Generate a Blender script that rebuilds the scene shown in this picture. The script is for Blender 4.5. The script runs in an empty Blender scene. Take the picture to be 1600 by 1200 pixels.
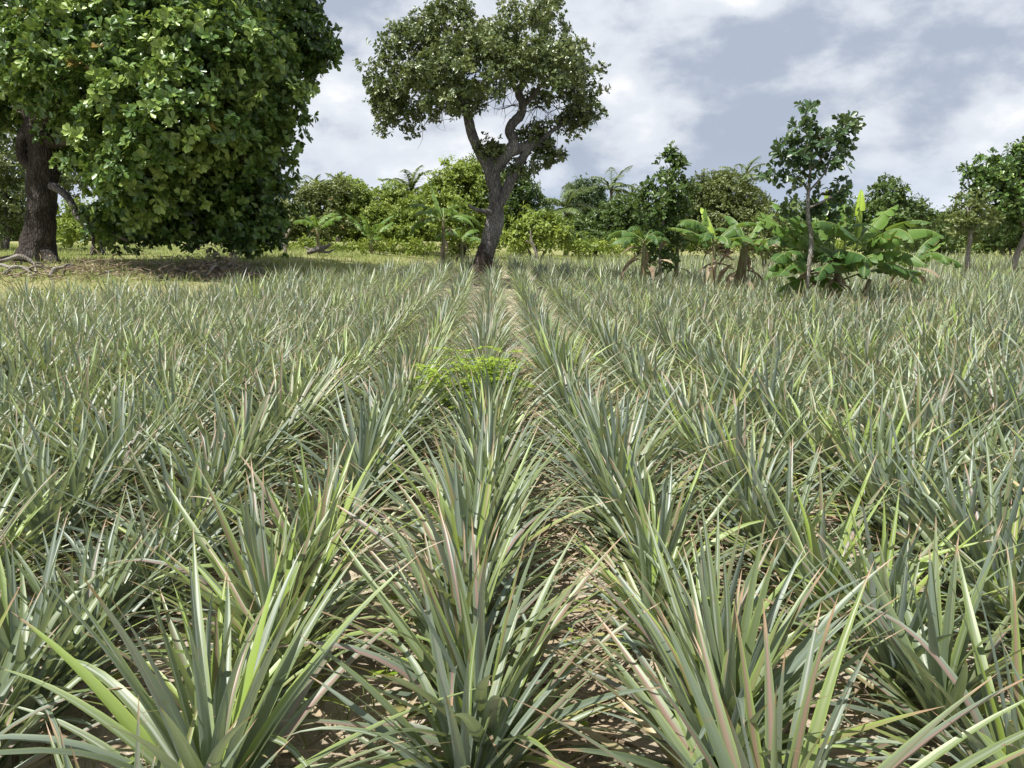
import bpy, math, random
import numpy as np
from mathutils import Vector

R = math.radians
rng = np.random.default_rng(11)
random.seed(5)
sc = bpy.context.scene
C = sc.collection

# ------------------------------------------------------------------ camera
CAM_H, PITCH, FPX = 1.6, math.atan(230 / 1202), 1202.0
cam = bpy.data.cameras.new('camera')
cam.sensor_fit = 'HORIZONTAL'; cam.sensor_width = 36.0; cam.lens = FPX / 1600 * 36
cam.clip_start = 0.05; cam.clip_end = 3000
camo = bpy.data.objects.new('camera', cam); C.objects.link(camo)
camo.location = (0, 0, CAM_H); camo.rotation_euler = (math.pi / 2 - PITCH, 0, 0)
sc.camera = camo
sc.view_settings.view_transform = 'Standard'; sc.view_settings.look = 'None'
sc.view_settings.gamma = 1; sc.view_settings.exposure = 0.66
sc.view_settings.use_curve_mapping = False

# ------------------------------------------------------------------ sky and sun
SUN = Vector((-0.36, -0.26, 0.90)).normalized()
sun = bpy.data.lights.new('sun', 'SUN'); sun.energy = 5.0; sun.angle = R(0.5); sun.color = (1.0, 0.965, 0.91)
suno = bpy.data.objects.new('sun', sun); C.objects.link(suno)
suno.rotation_euler = SUN.to_track_quat('Z', 'Y').to_euler(); suno.location = (-20, -16, 60)


class NT:
    """small helper to write node trees"""
    def __init__(s, tree): s.t = tree; tree.nodes.clear()
    def n(s, typ, **kw):
        nd = s.t.nodes.new(typ)
        for k, v in kw.items():
            if k == 'i':
                for a, b in v.items():
                    if isinstance(b, bpy.types.NodeSocket): s.t.links.new(b, nd.inputs[a])
                    else: nd.inputs[a].default_value = b
            else: setattr(nd, k, v)
        return nd
    def m(s, op, a, b=0.0, c=0.0, clamp=False):
        nd = s.n('ShaderNodeMath', operation=op, use_clamp=clamp)
        for k, v in enumerate((a, b, c)):
            if isinstance(v, bpy.types.NodeSocket): s.t.links.new(v, nd.inputs[k])
            else: nd.inputs[k].default_value = v
        return nd.outputs[0]
    def mix(s, f, a, b):
        nd = s.n('ShaderNodeMix', data_type='RGBA')
        for sock, v in ((nd.inputs[0], f), (nd.inputs[6], a), (nd.inputs[7], b)):
            if isinstance(v, bpy.types.NodeSocket): s.t.links.new(v, sock)
            elif isinstance(v, (int, float)): sock.default_value = v
            else: sock.default_value = (*v, 1)
        return nd.outputs[2]
    def ss(s, x, lo, hi, a=0.0, b=1.0):
        nd = s.n('ShaderNodeMapRange', interpolation_type='SMOOTHSTEP')
        s.t.links.new(x, nd.inputs[0])
        for k, v in enumerate((lo, hi, a, b)): nd.inputs[k + 1].default_value = v
        return nd.outputs[0]
    def noise(s, vec, scale, detail=4, rough=.55, dist=0.0):
        nd = s.n('ShaderNodeTexNoise', i={'Scale': scale, 'Detail': detail, 'Roughness': rough, 'Distortion': dist})
        if vec is not None: s.t.links.new(vec, nd.inputs['Vector'])
        return nd.outputs['Fac']
    def link(s, a, b): s.t.links.new(a, b)


world = bpy.data.worlds.new('World'); sc.world = world; world.use_nodes = True
w = NT(world.node_tree)
tc = w.n('ShaderNodeTexCoord').outputs['Generated']
sep = w.n('ShaderNodeSeparateXYZ', i={0: tc})
cv = w.n('ShaderNodeCombineXYZ', i={0: w.m('ADD', sep.outputs[0], 11.3), 1: sep.outputs[1], 2: w.m('MULTIPLY', sep.outputs[2], 1.75)}).outputs[0]
sky = w.n('ShaderNodeTexSky', sky_type='NISHITA')
sky.sun_disc = False; sky.sun_elevation = math.asin(SUN.z); sky.sun_rotation = math.atan2(SUN.x, SUN.y)
sky.air_density = 1.0; sky.dust_density = 0.6
skyc = w.n('ShaderNodeVectorMath', operation='SCALE', i={0: sky.outputs[0], 3: 0.11}).outputs[0]
big = w.noise(cv, 2.6, 2, .5, 0)
puff = w.noise(cv, 6.0, 10, .52, .12)
fine = w.noise(cv, 19.0, 8, .55, .1)
bright = w.m('ADD', w.m('MULTIPLY', puff, .74), w.m('MULTIPLY', big, .50))
bright = w.m('ADD', bright, w.m('MULTIPLY', w.m('SUBTRACT', fine, .5), .19))
shade = w.ss(bright, .54, .69)
cl = w.mix(shade, (.285, .325, .40), (.50, .53, .575))
cl = w.mix(w.ss(bright, .68, .83), cl, (.72, .72, .73))
low = w.ss(sep.outputs[2], .12, 0.0)
cl = w.mix(w.m('MULTIPLY', low, .62), cl, (.36, .43, .535))
gap = w.m('MULTIPLY', w.ss(w.noise(cv, .9, 5, .55), .42, .30), .55)
tot = w.mix(gap, cl, skyc)
bgn = w.n('ShaderNodeBackground', i={'Strength': 1.0}); w.link(tot, bgn.inputs[0])
w.link(bgn.outputs[0], w.n('ShaderNodeOutputWorld').inputs[0])


# ------------------------------------------------------------------ helpers
def U(px, py, d):
    """the place at forward distance d (metres) that shows at picture point (px, py)"""
    a = (px - 800) / FPX; b = (600 - py) / FPX
    dy = math.cos(PITCH) + b * math.sin(PITCH); dz = -math.sin(PITCH) + b * math.cos(PITCH)
    k = d / dy
    return np.array((a * k, d, CAM_H + dz * k))


def sstep(a, b, x):
    t = np.clip((x - a) / (b - a), 0, 1); return t * t * (3 - 2 * t)


def ground_z(x, y):
    x = np.asarray(x, float); y = np.asarray(y, float)
    a = .14 + .24 * sstep(3, -1, x) + .42 * sstep(-3, -9, x)
    z = a * sstep(12, 24, y) + .28 * sstep(24, 60, y)
    return z + .02 * np.sin(x * 1.3 + .5) * np.sin(y * .9) * sstep(1, 6, y)


def on_ground(px, d):
    x = (px - 800) / FPX * d * 1.0
    # correct x for the pitch (depth along the view axis)
    for _ in range(3):
        z = float(ground_z(x, d)); depth = d * math.cos(PITCH) + (CAM_H - z) * math.sin(PITCH)
        x = (px - 800) / FPX * depth
    return np.array((x, d, float(ground_z(x, d))))


def unit(v): return v / np.maximum(np.linalg.norm(v, axis=-1, keepdims=True), 1e-9)


class Geo:
    """collects vertices, faces and a four-value point attribute, then links ONE mesh object"""
    def __init__(s): s.v = []; s.c = []; s.q = []; s.t = []; s.n = 0
    def add(s, v, col, quads=None, tris=None):
        s.v.append(v); s.c.append(col)
        if quads is not None and len(quads): s.q.append(quads + s.n)
        if tris is not None and len(tris): s.t.append(tris + s.n)
        s.n += len(v)
    def arrays(s):
        v = np.concatenate(s.v); c = np.concatenate(s.c)
        q = np.concatenate(s.q) if s.q else np.zeros((0, 4), int)
        t = np.concatenate(s.t) if s.t else np.zeros((0, 3), int)
        return v, c, q, t
    def mesh(s, name, mat, origin=None):
        v, c, q, t = s.arrays()
        if origin is not None: v = v - np.asarray(origin)
        return mesh_from(name, v, c, q, t, mat)
    def build(s, name, mat, parent=None, origin=None):
        o = bpy.data.objects.new(name, s.mesh(name, mat, origin)); C.objects.link(o)
        if parent is not None: o.parent = parent
        elif origin is not None: o.location = origin
        return o


def mesh_from(name, v, c, q, t, mat):
    me = bpy.data.meshes.new(name)
    nq, ntr = len(q), len(t)
    me.vertices.add(len(v)); me.vertices.foreach_set('co', np.ascontiguousarray(v, np.float32).ravel())
    me.loops.add(nq * 4 + ntr * 3)
    me.loops.foreach_set('vertex_index', np.concatenate((q.ravel(), t.ravel())).astype(np.int32))
    me.polygons.add(nq + ntr)
    st = np.concatenate((np.arange(nq) * 4, nq * 4 + np.arange(ntr) * 3)).astype(np.int32)
    me.polygons.foreach_set('loop_start', st)
    me.polygons.foreach_set('use_smooth', np.ones(nq + ntr, bool))
    at = me.attributes.new('leaf', 'FLOAT_COLOR', 'POINT')
    at.data.foreach_set('color', np.ascontiguousarray(c, np.float32).ravel())
    me.update(calc_edges=True); me.validate()
    me.materials.append(mat)
    return me


def empty(name, loc, label=None, cat=None, group=None):
    o = bpy.data.objects.new(name, None); C.objects.link(o); o.location = tuple(loc)
    o.empty_display_size = .2
    return tag(o, label, cat, group)


def tag(o, label=None, cat=None, group=None, kind=None):
    if label: o['label'] = label
    if cat: o['category'] = cat
    if group: o['group'] = group
    if kind: o['kind'] = kind
    return o


def blades(g, base, az, el, bend, L, W, nseg, cross, r1, r2, lat=0., twist=0., trough=.35, prof='pine', pw=1.4):
    """N curved tapering strip leaves: azimuth, starting elevation, total bend, length, width"""
    N = len(base)
    f = lambda a: np.broadcast_to(np.asarray(a, float), (N,))[:, None]
    t = np.linspace(0, 1, nseg + 1)[None]
    e = f(el) - f(bend) * t ** pw
    a = f(az) + f(lat) * t
    d = np.stack((np.cos(e) * np.cos(a), np.cos(e) * np.sin(a), np.sin(e)), -1)
    mid = (d[:, :-1] + d[:, 1:]) * .5
    cen = np.concatenate((np.zeros((N, 1, 3)), np.cumsum(mid, 1)), 1) * (f(L) / nseg)[:, :, None] + base[:, None]
    sd = np.stack((-np.sin(a), np.cos(a), np.zeros_like(a)), -1)
    n = np.cross(d, sd)
    tw = (f(twist) * t)[:, :, None]
    sd, n = sd * np.cos(tw) + n * np.sin(tw), n * np.cos(tw) - sd * np.sin(tw)
    if prof == 'pine': wp = (1 - t ** 1.55) * (.82 + .18 * np.clip(t / .2, 0, 1)) + .012
    elif prof == 'grass': wp = 1 - t ** 2 + .03
    else: wp = np.sin(np.pi * np.clip(t, 0, 1) ** .8) ** .7 + .03
    wd = f(W) * .5 * wp
    us = np.linspace(-1, 1, cross)
    V = np.empty((N, nseg + 1, cross, 3)); K = np.empty((N, nseg + 1, cross, 4))
    for k, u in enumerate(us):
        V[:, :, k] = cen + sd * (wd * u)[..., None] + n * (wd * trough * (u * u - .3))[..., None]
        K[:, :, k, 0] = u * .5 + .5
    K[..., 1] = t[:, :, None]
    K[..., 2] = f(r1)[:, :, None]; K[..., 3] = f(r2)[:, :, None]
    idx = np.arange(N * (nseg + 1) * cross).reshape(N, nseg + 1, cross)
    q = np.stack((idx[:, :-1, :-1], idx[:, 1:, :-1], idx[:, 1:, 1:], idx[:, :-1, 1:]), -1).reshape(-1, 4)
    g.add(V.reshape(-1, 3), K.reshape(-1, 4), q)


T_CASHEW = (np.array([(0, 0, 0), (.38, -.62, .05), (.38, 0, -.03), (.38, .62, .05), (.76, -1, .02), (.76, 0, -.07), (.76, 1, .02), (1, 0, -.10)]),
            np.array([(1, 4, 5, 2), (2, 5, 6, 3)]), np.array([(0, 1, 2), (0, 2, 3), (4, 7, 5), (5, 7, 6)]))
T_KITE = (np.array([(0, 0, 0), (.55, -1, .08), (1, 0, -.12), (.55, 1, .08)]), np.zeros((0, 4), int), np.array([(0, 1, 2), (0, 2, 3)]))


def add_leaves(g, pos, d, nrm, L, W, r1, r2, tpl):
    """N leaf-sized faces; d points along the leaf, nrm out of its upper side"""
    P, q, t = tpl
    d = unit(d); sd = unit(np.cross(nrm, d)); n = np.cross(d, sd)
    N = len(pos); k = len(P)
    L = np.broadcast_to(L, (N,)); W = np.broadcast_to(W, (N,))
    V = (pos[:, None] + d[:, None] * (L[:, None] * P[:, 0])[..., None] + sd[:, None] * (W[:, None] * .5 * P[:, 1])[..., None]
         + n[:, None] * (L[:, None] * P[:, 2])[..., None])
    K = np.empty((N, k, 4)); K[..., 0] = P[:, 1] * .5 + .5; K[..., 1] = P[:, 0]
    K[..., 2] = np.broadcast_to(r1, (N,))[:, None]; K[..., 3] = np.broadcast_to(r2, (N,))[:, None]
    off = (np.arange(N) * k)[:, None, None]
    g.add(V.reshape(-1, 3), K.reshape(-1, 4), (q[None] + off).reshape(-1, 4), (t[None] + off).reshape(-1, 3))


def catmull(P, m):
    P = np.asarray(P, float)
    Q = np.concatenate((2 * P[:1] - P[1:2], P, 2 * P[-1:] - P[-2:-1]))
    out = []
    for i in range(len(P) - 1):
        p0, p1, p2, p3 = Q[i:i + 4]
        for u in np.arange(m) / m:
            out.append(.5 * (2 * p1 + (p2 - p0) * u + (2 * p0 - 5 * p1 + 4 * p2 - p3) * u ** 2 + (3 * p1 - p0 - 3 * p2 + p3) * u ** 3))
    out.append(P[-1])
    return np.array(out)


def tube(g, pts, rad, ring=9, m=5, rough=.0, seed=None):
    """tapered limb through the points"""
    X = catmull(np.concatenate((np.asarray(pts, float), np.asarray(rad, float)[:, None]), 1), m)
    p, r = X[:, :3], np.maximum(X[:, 3], .0015)
    t = unit(np.gradient(p, axis=0))
    a = np.array((1., 0, 0)) if abs(t[0, 0]) < .8 else np.array((0, 1., 0))
    fr = []
    u = unit(np.cross(t[0], a))
    for k in range(len(p)):
        u = unit(u - t[k] * np.dot(u, t[k])); fr.append(u)
    u = np.array(fr); v = np.cross(t, u)
    th = np.arange(ring) * 2 * np.pi / ring
    rr = r[:, None] * np.ones(ring)
    if rough:
        lr = np.random.default_rng(abs(seed) if seed is not None else len(p))
        ph = lr.uniform(0, 6, 4); kk = np.arange(len(p))[:, None]
        rr = rr * (1 + rough * (.6 * np.sin(2 * th + ph[0] + kk * .35) + .5 * np.sin(3 * th + ph[1] - kk * .5) + .35 * np.sin(5 * th + ph[2] + kk * .8)
                                + lr.normal(0, .35, rr.shape)))
    V = p[:, None] + u[:, None] * (np.cos(th) * rr)[..., None] + v[:, None] * (np.sin(th) * rr)[..., None]
    n = len(p); idx = np.arange(n * ring).reshape(n, ring); nx = np.roll(idx, -1, 1)
    q = np.stack((idx[:-1], nx[:-1], nx[1:], idx[1:]), -1).reshape(-1, 4)
    V = np.concatenate((V.reshape(-1, 3), p[-1:] + t[-1:] * r[-1] * .5, p[:1]))
    tri = np.concatenate((np.stack((idx[-1], nx[-1], np.full(ring, n * ring)), -1), np.stack((nx[0], idx[0], np.full(ring, n * ring + 1)), -1)))
    K = np.zeros((len(V), 4)); K[:n * ring, 1] = np.repeat(np.linspace(0, 1, n), ring); K[:, 2] = .5; K[:n * ring, 0] = np.tile(th / 6.2832, n)
    g.add(V, K, q, tri)


# ------------------------------------------------------------------ materials
def new_mat(name):
    m = bpy.data.materials.new(name); m.use_nodes = True
    return m, NT(m.node_tree)


def finish(s, colour, rough, spec=.4, transl=0., tcol=None, bump=None, bstr=.3, bdist=.02):
    pr = s.n('ShaderNodeBsdfPrincipled', i={'Roughness': rough, 'Specular IOR Level': spec})
    s.link(colour, pr.inputs['Base Color'])
    nrm = None
    if bump is not None:
        nrm = s.n('ShaderNodeBump', i={'Strength': bstr, 'Distance': bdist, 'Height': bump}).outputs[0]
        s.link(nrm, pr.inputs['Normal'])
    out = pr.outputs[0]
    if transl:
        tr = s.n('ShaderNodeBsdfTranslucent'); s.link(tcol if tcol is not None else colour, tr.inputs[0])
        mx = s.n('ShaderNodeMixShader', i={0: transl}); s.link(out, mx.inputs[1]); s.link(tr.outputs[0], mx.inputs[2]); out = mx.outputs[0]
    s.link(out, s.n('ShaderNodeOutputMaterial').inputs[0])


def leaf_attr(s):
    a = s.n('ShaderNodeAttribute', attribute_name='leaf')
    sp = s.n('ShaderNodeSeparateColor', i={0: a.outputs['Color']})
    return sp.outputs[0], sp.outputs[1], sp.outputs[2], a.outputs['Alpha']


def pineapple_mat(name, dry=False):
    m, s = new_mat(name)
    u, v, r1, r2 = leaf_attr(s)
    uu = s.m('ABSOLUTE', s.m('MULTIPLY_ADD', u, 2, -1))
    sv = s.n('ShaderNodeCombineXYZ', i={0: s.m('MULTIPLY', u, 9), 1: s.m('MULTIPLY', v, 1.3), 2: s.m('MULTIPLY', r1, 57)}).outputs[0]
    streak = s.noise(sv, 2.2, 3, .6)
    if dry:
        col = s.mix(r1, (.13, .085, .05), (.36, .28, .18))
        col = s.mix(s.m('MULTIPLY', s.ss(streak, .35, .75), .7), col, (.46, .40, .30))
        col = s.mix(s.m('MULTIPLY', s.ss(r2, .55, .8), s.ss(v, .75, .1)), col, (.30, .33, .07))
        finish(s, col, .75, .2, .15)
        return m
    # r1: 0 grey-green .. 1 yellow-green;  r2: above .62 the leaf carries a red-brown middle band
    col = s.mix(s.ss(r1, .0, .5), (.112, .147, .110), (.125, .163, .072))
    col = s.mix(s.ss(r1, .5, .95), col, (.22, .31, .045))
    col = s.mix(s.m('MULTIPLY', s.ss(streak, .45, .8), .35), col, (.27, .32, .23))
    lime = s.m('MULTIPLY', s.ss(uu, .55, 1.), s.m('MULTIPLY_ADD', r1, .6, .15))
    col = s.mix(lime, col, (.27, .35, .075))
    red = s.m('MULTIPLY', s.m('MULTIPLY', s.ss(uu, .75, .1), s.ss(r2, .55, .88)), s.m('MULTIPLY', s.ss(v, .02, .45), .75))
    col = s.mix(red, col, (.26, .14, .125))
    pale = s.m('MULTIPLY', s.m('MULTIPLY', s.ss(uu, .35, .05), s.ss(r2, .5, .15)), .6)  # grey-white glare painted along the middle of the leaf
    col = s.mix(pale, col, (.46, .49, .43))
    under = s.mix(s.ss(streak, .3, .75), (.15, .20, .175), (.34, .40, .365))
    under = s.mix(s.m('MULTIPLY', s.ss(r1, .6, 1.), .6), under, (.30, .38, .12))
    under = s.mix(s.m('MULTIPLY', red, .5), under, (.30, .19, .18))
    back = s.n('ShaderNodeNewGeometry').outputs['Backfacing']
    col = s.mix(back, col, under)
    spot = s.noise(s.n('ShaderNodeTexCoord').outputs['Object'], 26, 4, .7)
    col = s.mix(s.m('MULTIPLY', s.ss(spot, .60, .74), .5), col, (.20, .16, .085))
    col = s.mix(s.ss(r1, .95, .99), col, (.44, .35, .19))
    tip = s.ss(s.m('ADD', v, s.m('MULTIPLY', r2, .12)), .93, 1.01)
    col = s.mix(tip, col, (.30, .20, .12))
    tcol = s.mix(.65, col, (.38, .46, .03))
    finish(s, col, .46, .7, .18, tcol)
    return m


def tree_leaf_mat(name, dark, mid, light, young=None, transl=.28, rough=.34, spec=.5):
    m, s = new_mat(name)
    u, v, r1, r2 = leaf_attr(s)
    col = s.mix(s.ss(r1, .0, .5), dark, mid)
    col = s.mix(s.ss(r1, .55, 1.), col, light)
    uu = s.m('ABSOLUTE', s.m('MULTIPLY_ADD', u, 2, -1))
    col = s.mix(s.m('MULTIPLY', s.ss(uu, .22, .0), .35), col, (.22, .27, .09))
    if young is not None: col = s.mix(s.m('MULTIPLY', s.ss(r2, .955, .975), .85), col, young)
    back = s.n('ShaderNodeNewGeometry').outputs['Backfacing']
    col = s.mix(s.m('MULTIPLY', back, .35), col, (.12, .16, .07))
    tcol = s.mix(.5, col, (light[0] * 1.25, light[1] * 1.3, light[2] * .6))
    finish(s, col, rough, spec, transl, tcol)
    return m


def bark_mat(name, a, b, c, scale=1.0):
    m, s = new_mat(name)
    tcn = s.n('ShaderNodeTexCoord').outputs['Object']
    mp = s.n('ShaderNodeMapping', i={'Scale': (5 * scale, 5 * scale, 1.5 * scale)}); s.link(tcn, mp.inputs[0])
    n1 = s.noise(mp.outputs[0], 2.6, 8, .65, .6)
    n2 = s.noise(tcn, 1.3 * scale, 4, .5)
    vo = s.n('ShaderNodeTexVoronoi', feature='DISTANCE_TO_EDGE', i={'Scale': 3.2}); s.link(mp.outputs[0], vo.inputs['Vector'])
    cr = s.ss(vo.outputs['Distance'], 0, .22)
    col = s.mix(s.ss(n1, .3, .7), a, b)
    col = s.mix(s.m('MULTIPLY', s.ss(n2, .48, .68), .7), col, c)
    col = s.mix(s.m('MULTIPLY', s.ss(cr, .5, 0), .55), col, tuple(.4 * k for k in a))
    finish(s, col, .9, .15, bump=s.m('ADD', s.m('MULTIPLY', cr, .6), n1), bstr=.8, bdist=.04)
    return m


M = {}
M['pine'] = pineapple_mat('pineapple_leaf')
M['dry'] = pineapple_mat('dry_pineapple_leaf', True)
M['cashew'] = tree_leaf_mat('cashew_leaf', (.020, .054, .012), (.088, .170, .030), (.29, .39, .085), (.32, .20, .06), .15, .36, .5)
M['cashew_olive'] = tree_leaf_mat('olive_cashew_leaf', (.058, .085, .026), (.105, .145, .044), (.22, .25, .09), (.24, .17, .08), .22, .34, .55)
M['sapling'] = tree_leaf_mat('sapling_leaf', (.035, .080, .030), (.060, .115, .045), (.13, .18, .06), (.24, .07, .045), .25)
M['bush'] = tree_leaf_mat('bush_leaf', (.11, .17, .03), (.22, .29, .045), (.33, .40, .075), None, .3, .45, .35)
M['bush_dark'] = tree_leaf_mat('dark_bush_leaf', (.045, .085, .020), (.075, .13, .028), (.14, .19, .04), None, .28, .4, .4)
M['bush_olive'] = tree_leaf_mat('olive_bush_leaf', (.075, .10, .026), (.12, .155, .04), (.19, .215, .06), (.26, .19, .09), .28, .4, .4)
M['mango'] = tree_leaf_mat('mango_leaf', (.045, .080, .033), (.062, .105, .045), (.10, .15, .06), None, .2, .45, .35)
M['fern'] = tree_leaf_mat('seedling_leaf', (.17, .27, .025), (.26, .37, .04), (.38, .48, .08), None, .35, .5, .3)
M['palm'] = tree_leaf_mat('palm_leaf', (.07, .11, .03), (.12, .17, .055), (.22, .26, .10), None, .25, .4, .5)
M['grass'] = tree_leaf_mat('grass_blade', (.11, .15, .035), (.21, .27, .08), (.37, .39, .18), None, .35, .6, .2)
M['litter'] = pineapple_mat('leaf_litter', True)
M['bark'] = bark_mat('dark_bark', (.032, .026, .022), (.085, .072, .062), (.16, .145, .13))
M['bark_grey'] = bark_mat('grey_bark', (.095, .085, .078), (.23, .215, .20), (.35, .335, .315), 1.2)
M['bark_pale'] = bark_mat('pale_bark', (.24, .21, .17), (.40, .37, .32), (.50, .48, .43), 2)
M['dead'] = bark_mat('dead_wood', (.22, .19, .15), (.42, .38, .33), (.55, .52, .47), 2)
M['char'] = bark_mat('charred_bark', (.035, .028, .024), (.11, .088, .072), (.20, .15, .12), 1.5)


def banana_mat(name, dark, light):
    m, s = new_mat(name)
    u, v, r1, r2 = leaf_attr(s)
    uu = s.m('ABSOLUTE', s.m('MULTIPLY_ADD', u, 2, -1))
    wv = s.n('ShaderNodeCombineXYZ', i={0: s.m('MULTIPLY', uu, .8), 1: s.m('MULTIPLY', v, 42), 2: r1}).outputs[0]
    rib = s.noise(wv, 1.6, 2, .5)
    col = s.mix(s.ss(r1, .1, .95), dark, light)
    col = s.mix(s.m('MULTIPLY', s.ss(rib, .4, .7), .35), col, tuple(min(1, k * 1.5) for k in light))
    col = s.mix(s.m('MULTIPLY', s.ss(uu, .10, .04), .7), col, (.34, .40, .14))
    edge = s.m('MULTIPLY', s.m('MULTIPLY', s.ss(uu, .86, 1.), s.ss(r2, .45, .8)), s.ss(s.noise(wv, .5, 3), .45, .6))
    col = s.mix(edge, col, (.27, .17, .07))
    back = s.n('ShaderNodeNewGeometry').outputs['Backfacing']
    col = s.mix(s.m('MULTIPLY', back, .4), col, (.24, .32, .16))
    tcol = s.mix(.6, col, (.36, .52, .03))
    finish(s, col, .48, .35, .24, tcol, bump=rib, bstr=.25, bdist=.01)
    return m


M['banana'] = banana_mat('banana_leaf', (.024, .068, .018), (.105, .19, .032))
M['banana_young'] = banana_mat('young_banana_leaf', (.16, .29, .03), (.30, .42, .05))
m, s = new_mat('banana_stem')
tcn = s.n('ShaderNodeTexCoord').outputs['Object']
mp = s.n('ShaderNodeMapping', i={'Scale': (9, 9, 1.2)}); s.link(tcn, mp.inputs[0])
nz = s.noise(mp.outputs[0], 2, 5)
finish(s, s.mix(s.ss(nz, .35, .65), (.17, .20, .085), (.17, .115, .065)), .5, .4, bump=nz)
M['banana_stem'] = m

# soil: pale sand in the pineapple field, greener and browner ground beyond it
m, s = new_mat('sandy_soil')
pos = s.n('ShaderNodeNewGeometry').outputs['Position']
n1 = s.noise(pos, 1.6, 6, .6); n2 = s.noise(pos, 14, 8, .65); n3 = s.noise(pos, 90, 5, .6); n4 = s.noise(pos, .35, 4, .5)
col = s.mix(s.ss(n1, .35, .65), (.36, .305, .225), (.52, .45, .345))
col = s.mix(s.m('MULTIPLY', s.ss(n2, .50, .72), .6), col, (.20, .145, .09))
col = s.mix(s.m('MULTIPLY', s.ss(n3, .55, .75), .5), col, (.58, .50, .38))
a = s.n('ShaderNodeAttribute', attribute_name='leaf')
sp = s.n('ShaderNodeSeparateColor', i={0: a.outputs['Color']})
g_ = s.mix(s.ss(n2, .35, .65), (.15, .17, .055), (.28, .28, .12))
g_ = s.mix(s.m('MULTIPLY', s.ss(n4, .45, .65), .5), g_, (.36, .31, .18))
col = s.mix(sp.outputs[0], col, g_)
finish(s, col, .95, .1, bump=s.m('ADD', s.m('MULTIPLY', n2, .7), s.m('MULTIPLY', n3, .3)), bstr=.9, bdist=.05)
M['soil'] = m


# ------------------------------------------------------------------ ground
def field_end(x):
    return np.interp(x, (-40, -10.5, -7, -5.6, -4.2, -1.5, .5, 6, 12, 30), (14.8, 15.2, 16.2, 18, 21.5, 26, 30, 36, 37, 37))


def make_ground():
    ys = np.concatenate((np.arange(-8, 14, .11), np.geomspace(14, 1500, 150)))
    hx = np.concatenate((np.arange(0, 8, .11), np.geomspace(8, 1500, 130)))
    xs = np.concatenate((-hx[:0:-1], hx))
    X, Y = np.meshgrid(xs, ys)
    Z = ground_z(X, Y)
    near = sstep(16, 10, np.hypot(X, Y))
    Z = Z + near * (.012 * np.sin(X * 5.1 + 2.6 * np.sin(Y * 2.3) + Y) * np.sin(Y * 3.7 + 2 * np.sin(X * 1.7)) + rng.normal(0, .006, X.shape))
    # soil is drawn up a little along the planted rows
    lat = (X + .021 * Y + .075) / ROW
    Z = Z + .035 * np.cos(2 * np.pi * lat) * sstep(30, 12, Y) * sstep(-8, -2, Y)
    K = np.zeros(X.shape + (4,)); K[..., 0] = sstep(-.6, 1.2, Y - field_end(X)) ; K[..., 3] = 1
    idx = np.arange(X.size).reshape(X.shape)
    q = np.stack((idx[:-1, :-1], idx[:-1, 1:], idx[1:, 1:], idx[1:, :-1]), -1).reshape(-1, 4)
    g = Geo(); g.add(np.stack((X, Y, Z), -1).reshape(-1, 3), K.reshape(-1, 4), q)
    tag(g.build('ground', M['soil']), kind='structure')


ROW, GAP = .70, .285
make_ground()


# ------------------------------------------------------------------ trees
def crown(g, lobes, leaf, tpl, per_m2, d0, clump_r=.33, k_leaf=7, ross=9, flat=.75, jitter=.22, droop=0., tint=0., seed=1, shell=(.5, 1.03), depth=.95, spr=(28, 88), hv=.2):
    """clumps of leaf rosettes spread through ellipsoid lobes given as (px, py, rx, ry, depth offset[, density])"""
    lr = np.random.default_rng(seed)
    for lb in lobes:
        px, py, rx, ry, dd = lb[:5]; den = lb[5] if len(lb) > 5 else 1.
        d = d0 + dd; sc_ = d / FPX
        c = U(px, py, d); rad = np.array((rx * sc_, max(rx * .5 + ry * .5, .6 * rx) * sc_ * depth, ry * sc_))
        area = 4 * np.pi * ((rad[0] * rad[1]) ** 1.6 / 3 + (rad[0] * rad[2]) ** 1.6 / 3 + (rad[1] * rad[2]) ** 1.6 / 3) ** (1 / 1.6)
        nc = max(3, int(area * per_m2 * den))
        un = unit(lr.normal(size=(nc, 3)))
        lump = 1 + .17 * np.sin(un[:, 0] * 5 + px) * np.sin(un[:, 2] * 6 + py) + .09 * np.sin(un[:, 1] * 9 + px * 2)
        cc = c + rad * un * (lr.uniform(shell[0] ** 2, shell[1] ** 2, (nc, 1)) ** .5) * lump[:, None]
        hue = np.clip(.36 + tint + hv * lr.normal(size=nc), 0, 1)
        cr = clump_r * lr.uniform(.6, 1.25, nc)
        nr = nc * ross
        ci = np.repeat(np.arange(nc), ross)
        rp = cc[ci] + lr.normal(size=(nr, 3)) * np.array((1, 1, flat)) * cr[ci][:, None] * .62
        ax = unit(unit((rp - c) / rad) * .75 + unit(rp - cc[ci]) * .5 + np.array((0, 0, .55 - droop)) + lr.normal(size=(nr, 3)) * .25)
        nl = nr * k_leaf
        ri = np.repeat(np.arange(nr), k_leaf)
        A = ax[ri]
        ref = unit(np.cross(A, lr.normal(size=(nl, 3))))
        th = np.radians(lr.uniform(*spr, nl))[:, None]
        dv = A * np.cos(th) + ref * np.sin(th)
        dv[:, 2] -= droop * .5
        nrm = unit(A * np.sin(th) - ref * np.cos(th) + lr.normal(size=(nl, 3)) * .25)
        nrm = np.where((nrm[:, 2:] < -.2), -nrm, nrm)
        ll = leaf[0] * lr.uniform(.65, 1.15, nl)
        ps = rp[ri] + lr.normal(size=(nl, 3)) * jitter * leaf[0]
        add_leaves(g, ps, dv, nrm, ll, ll * leaf[1], np.clip(hue[ci][ri] + .14 * lr.normal(size=nl), 0, 1), np.clip(lr.random(nr)[ri] * .6 + lr.random(nc)[ci][ri] * .4, 0, 1), tpl)


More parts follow.
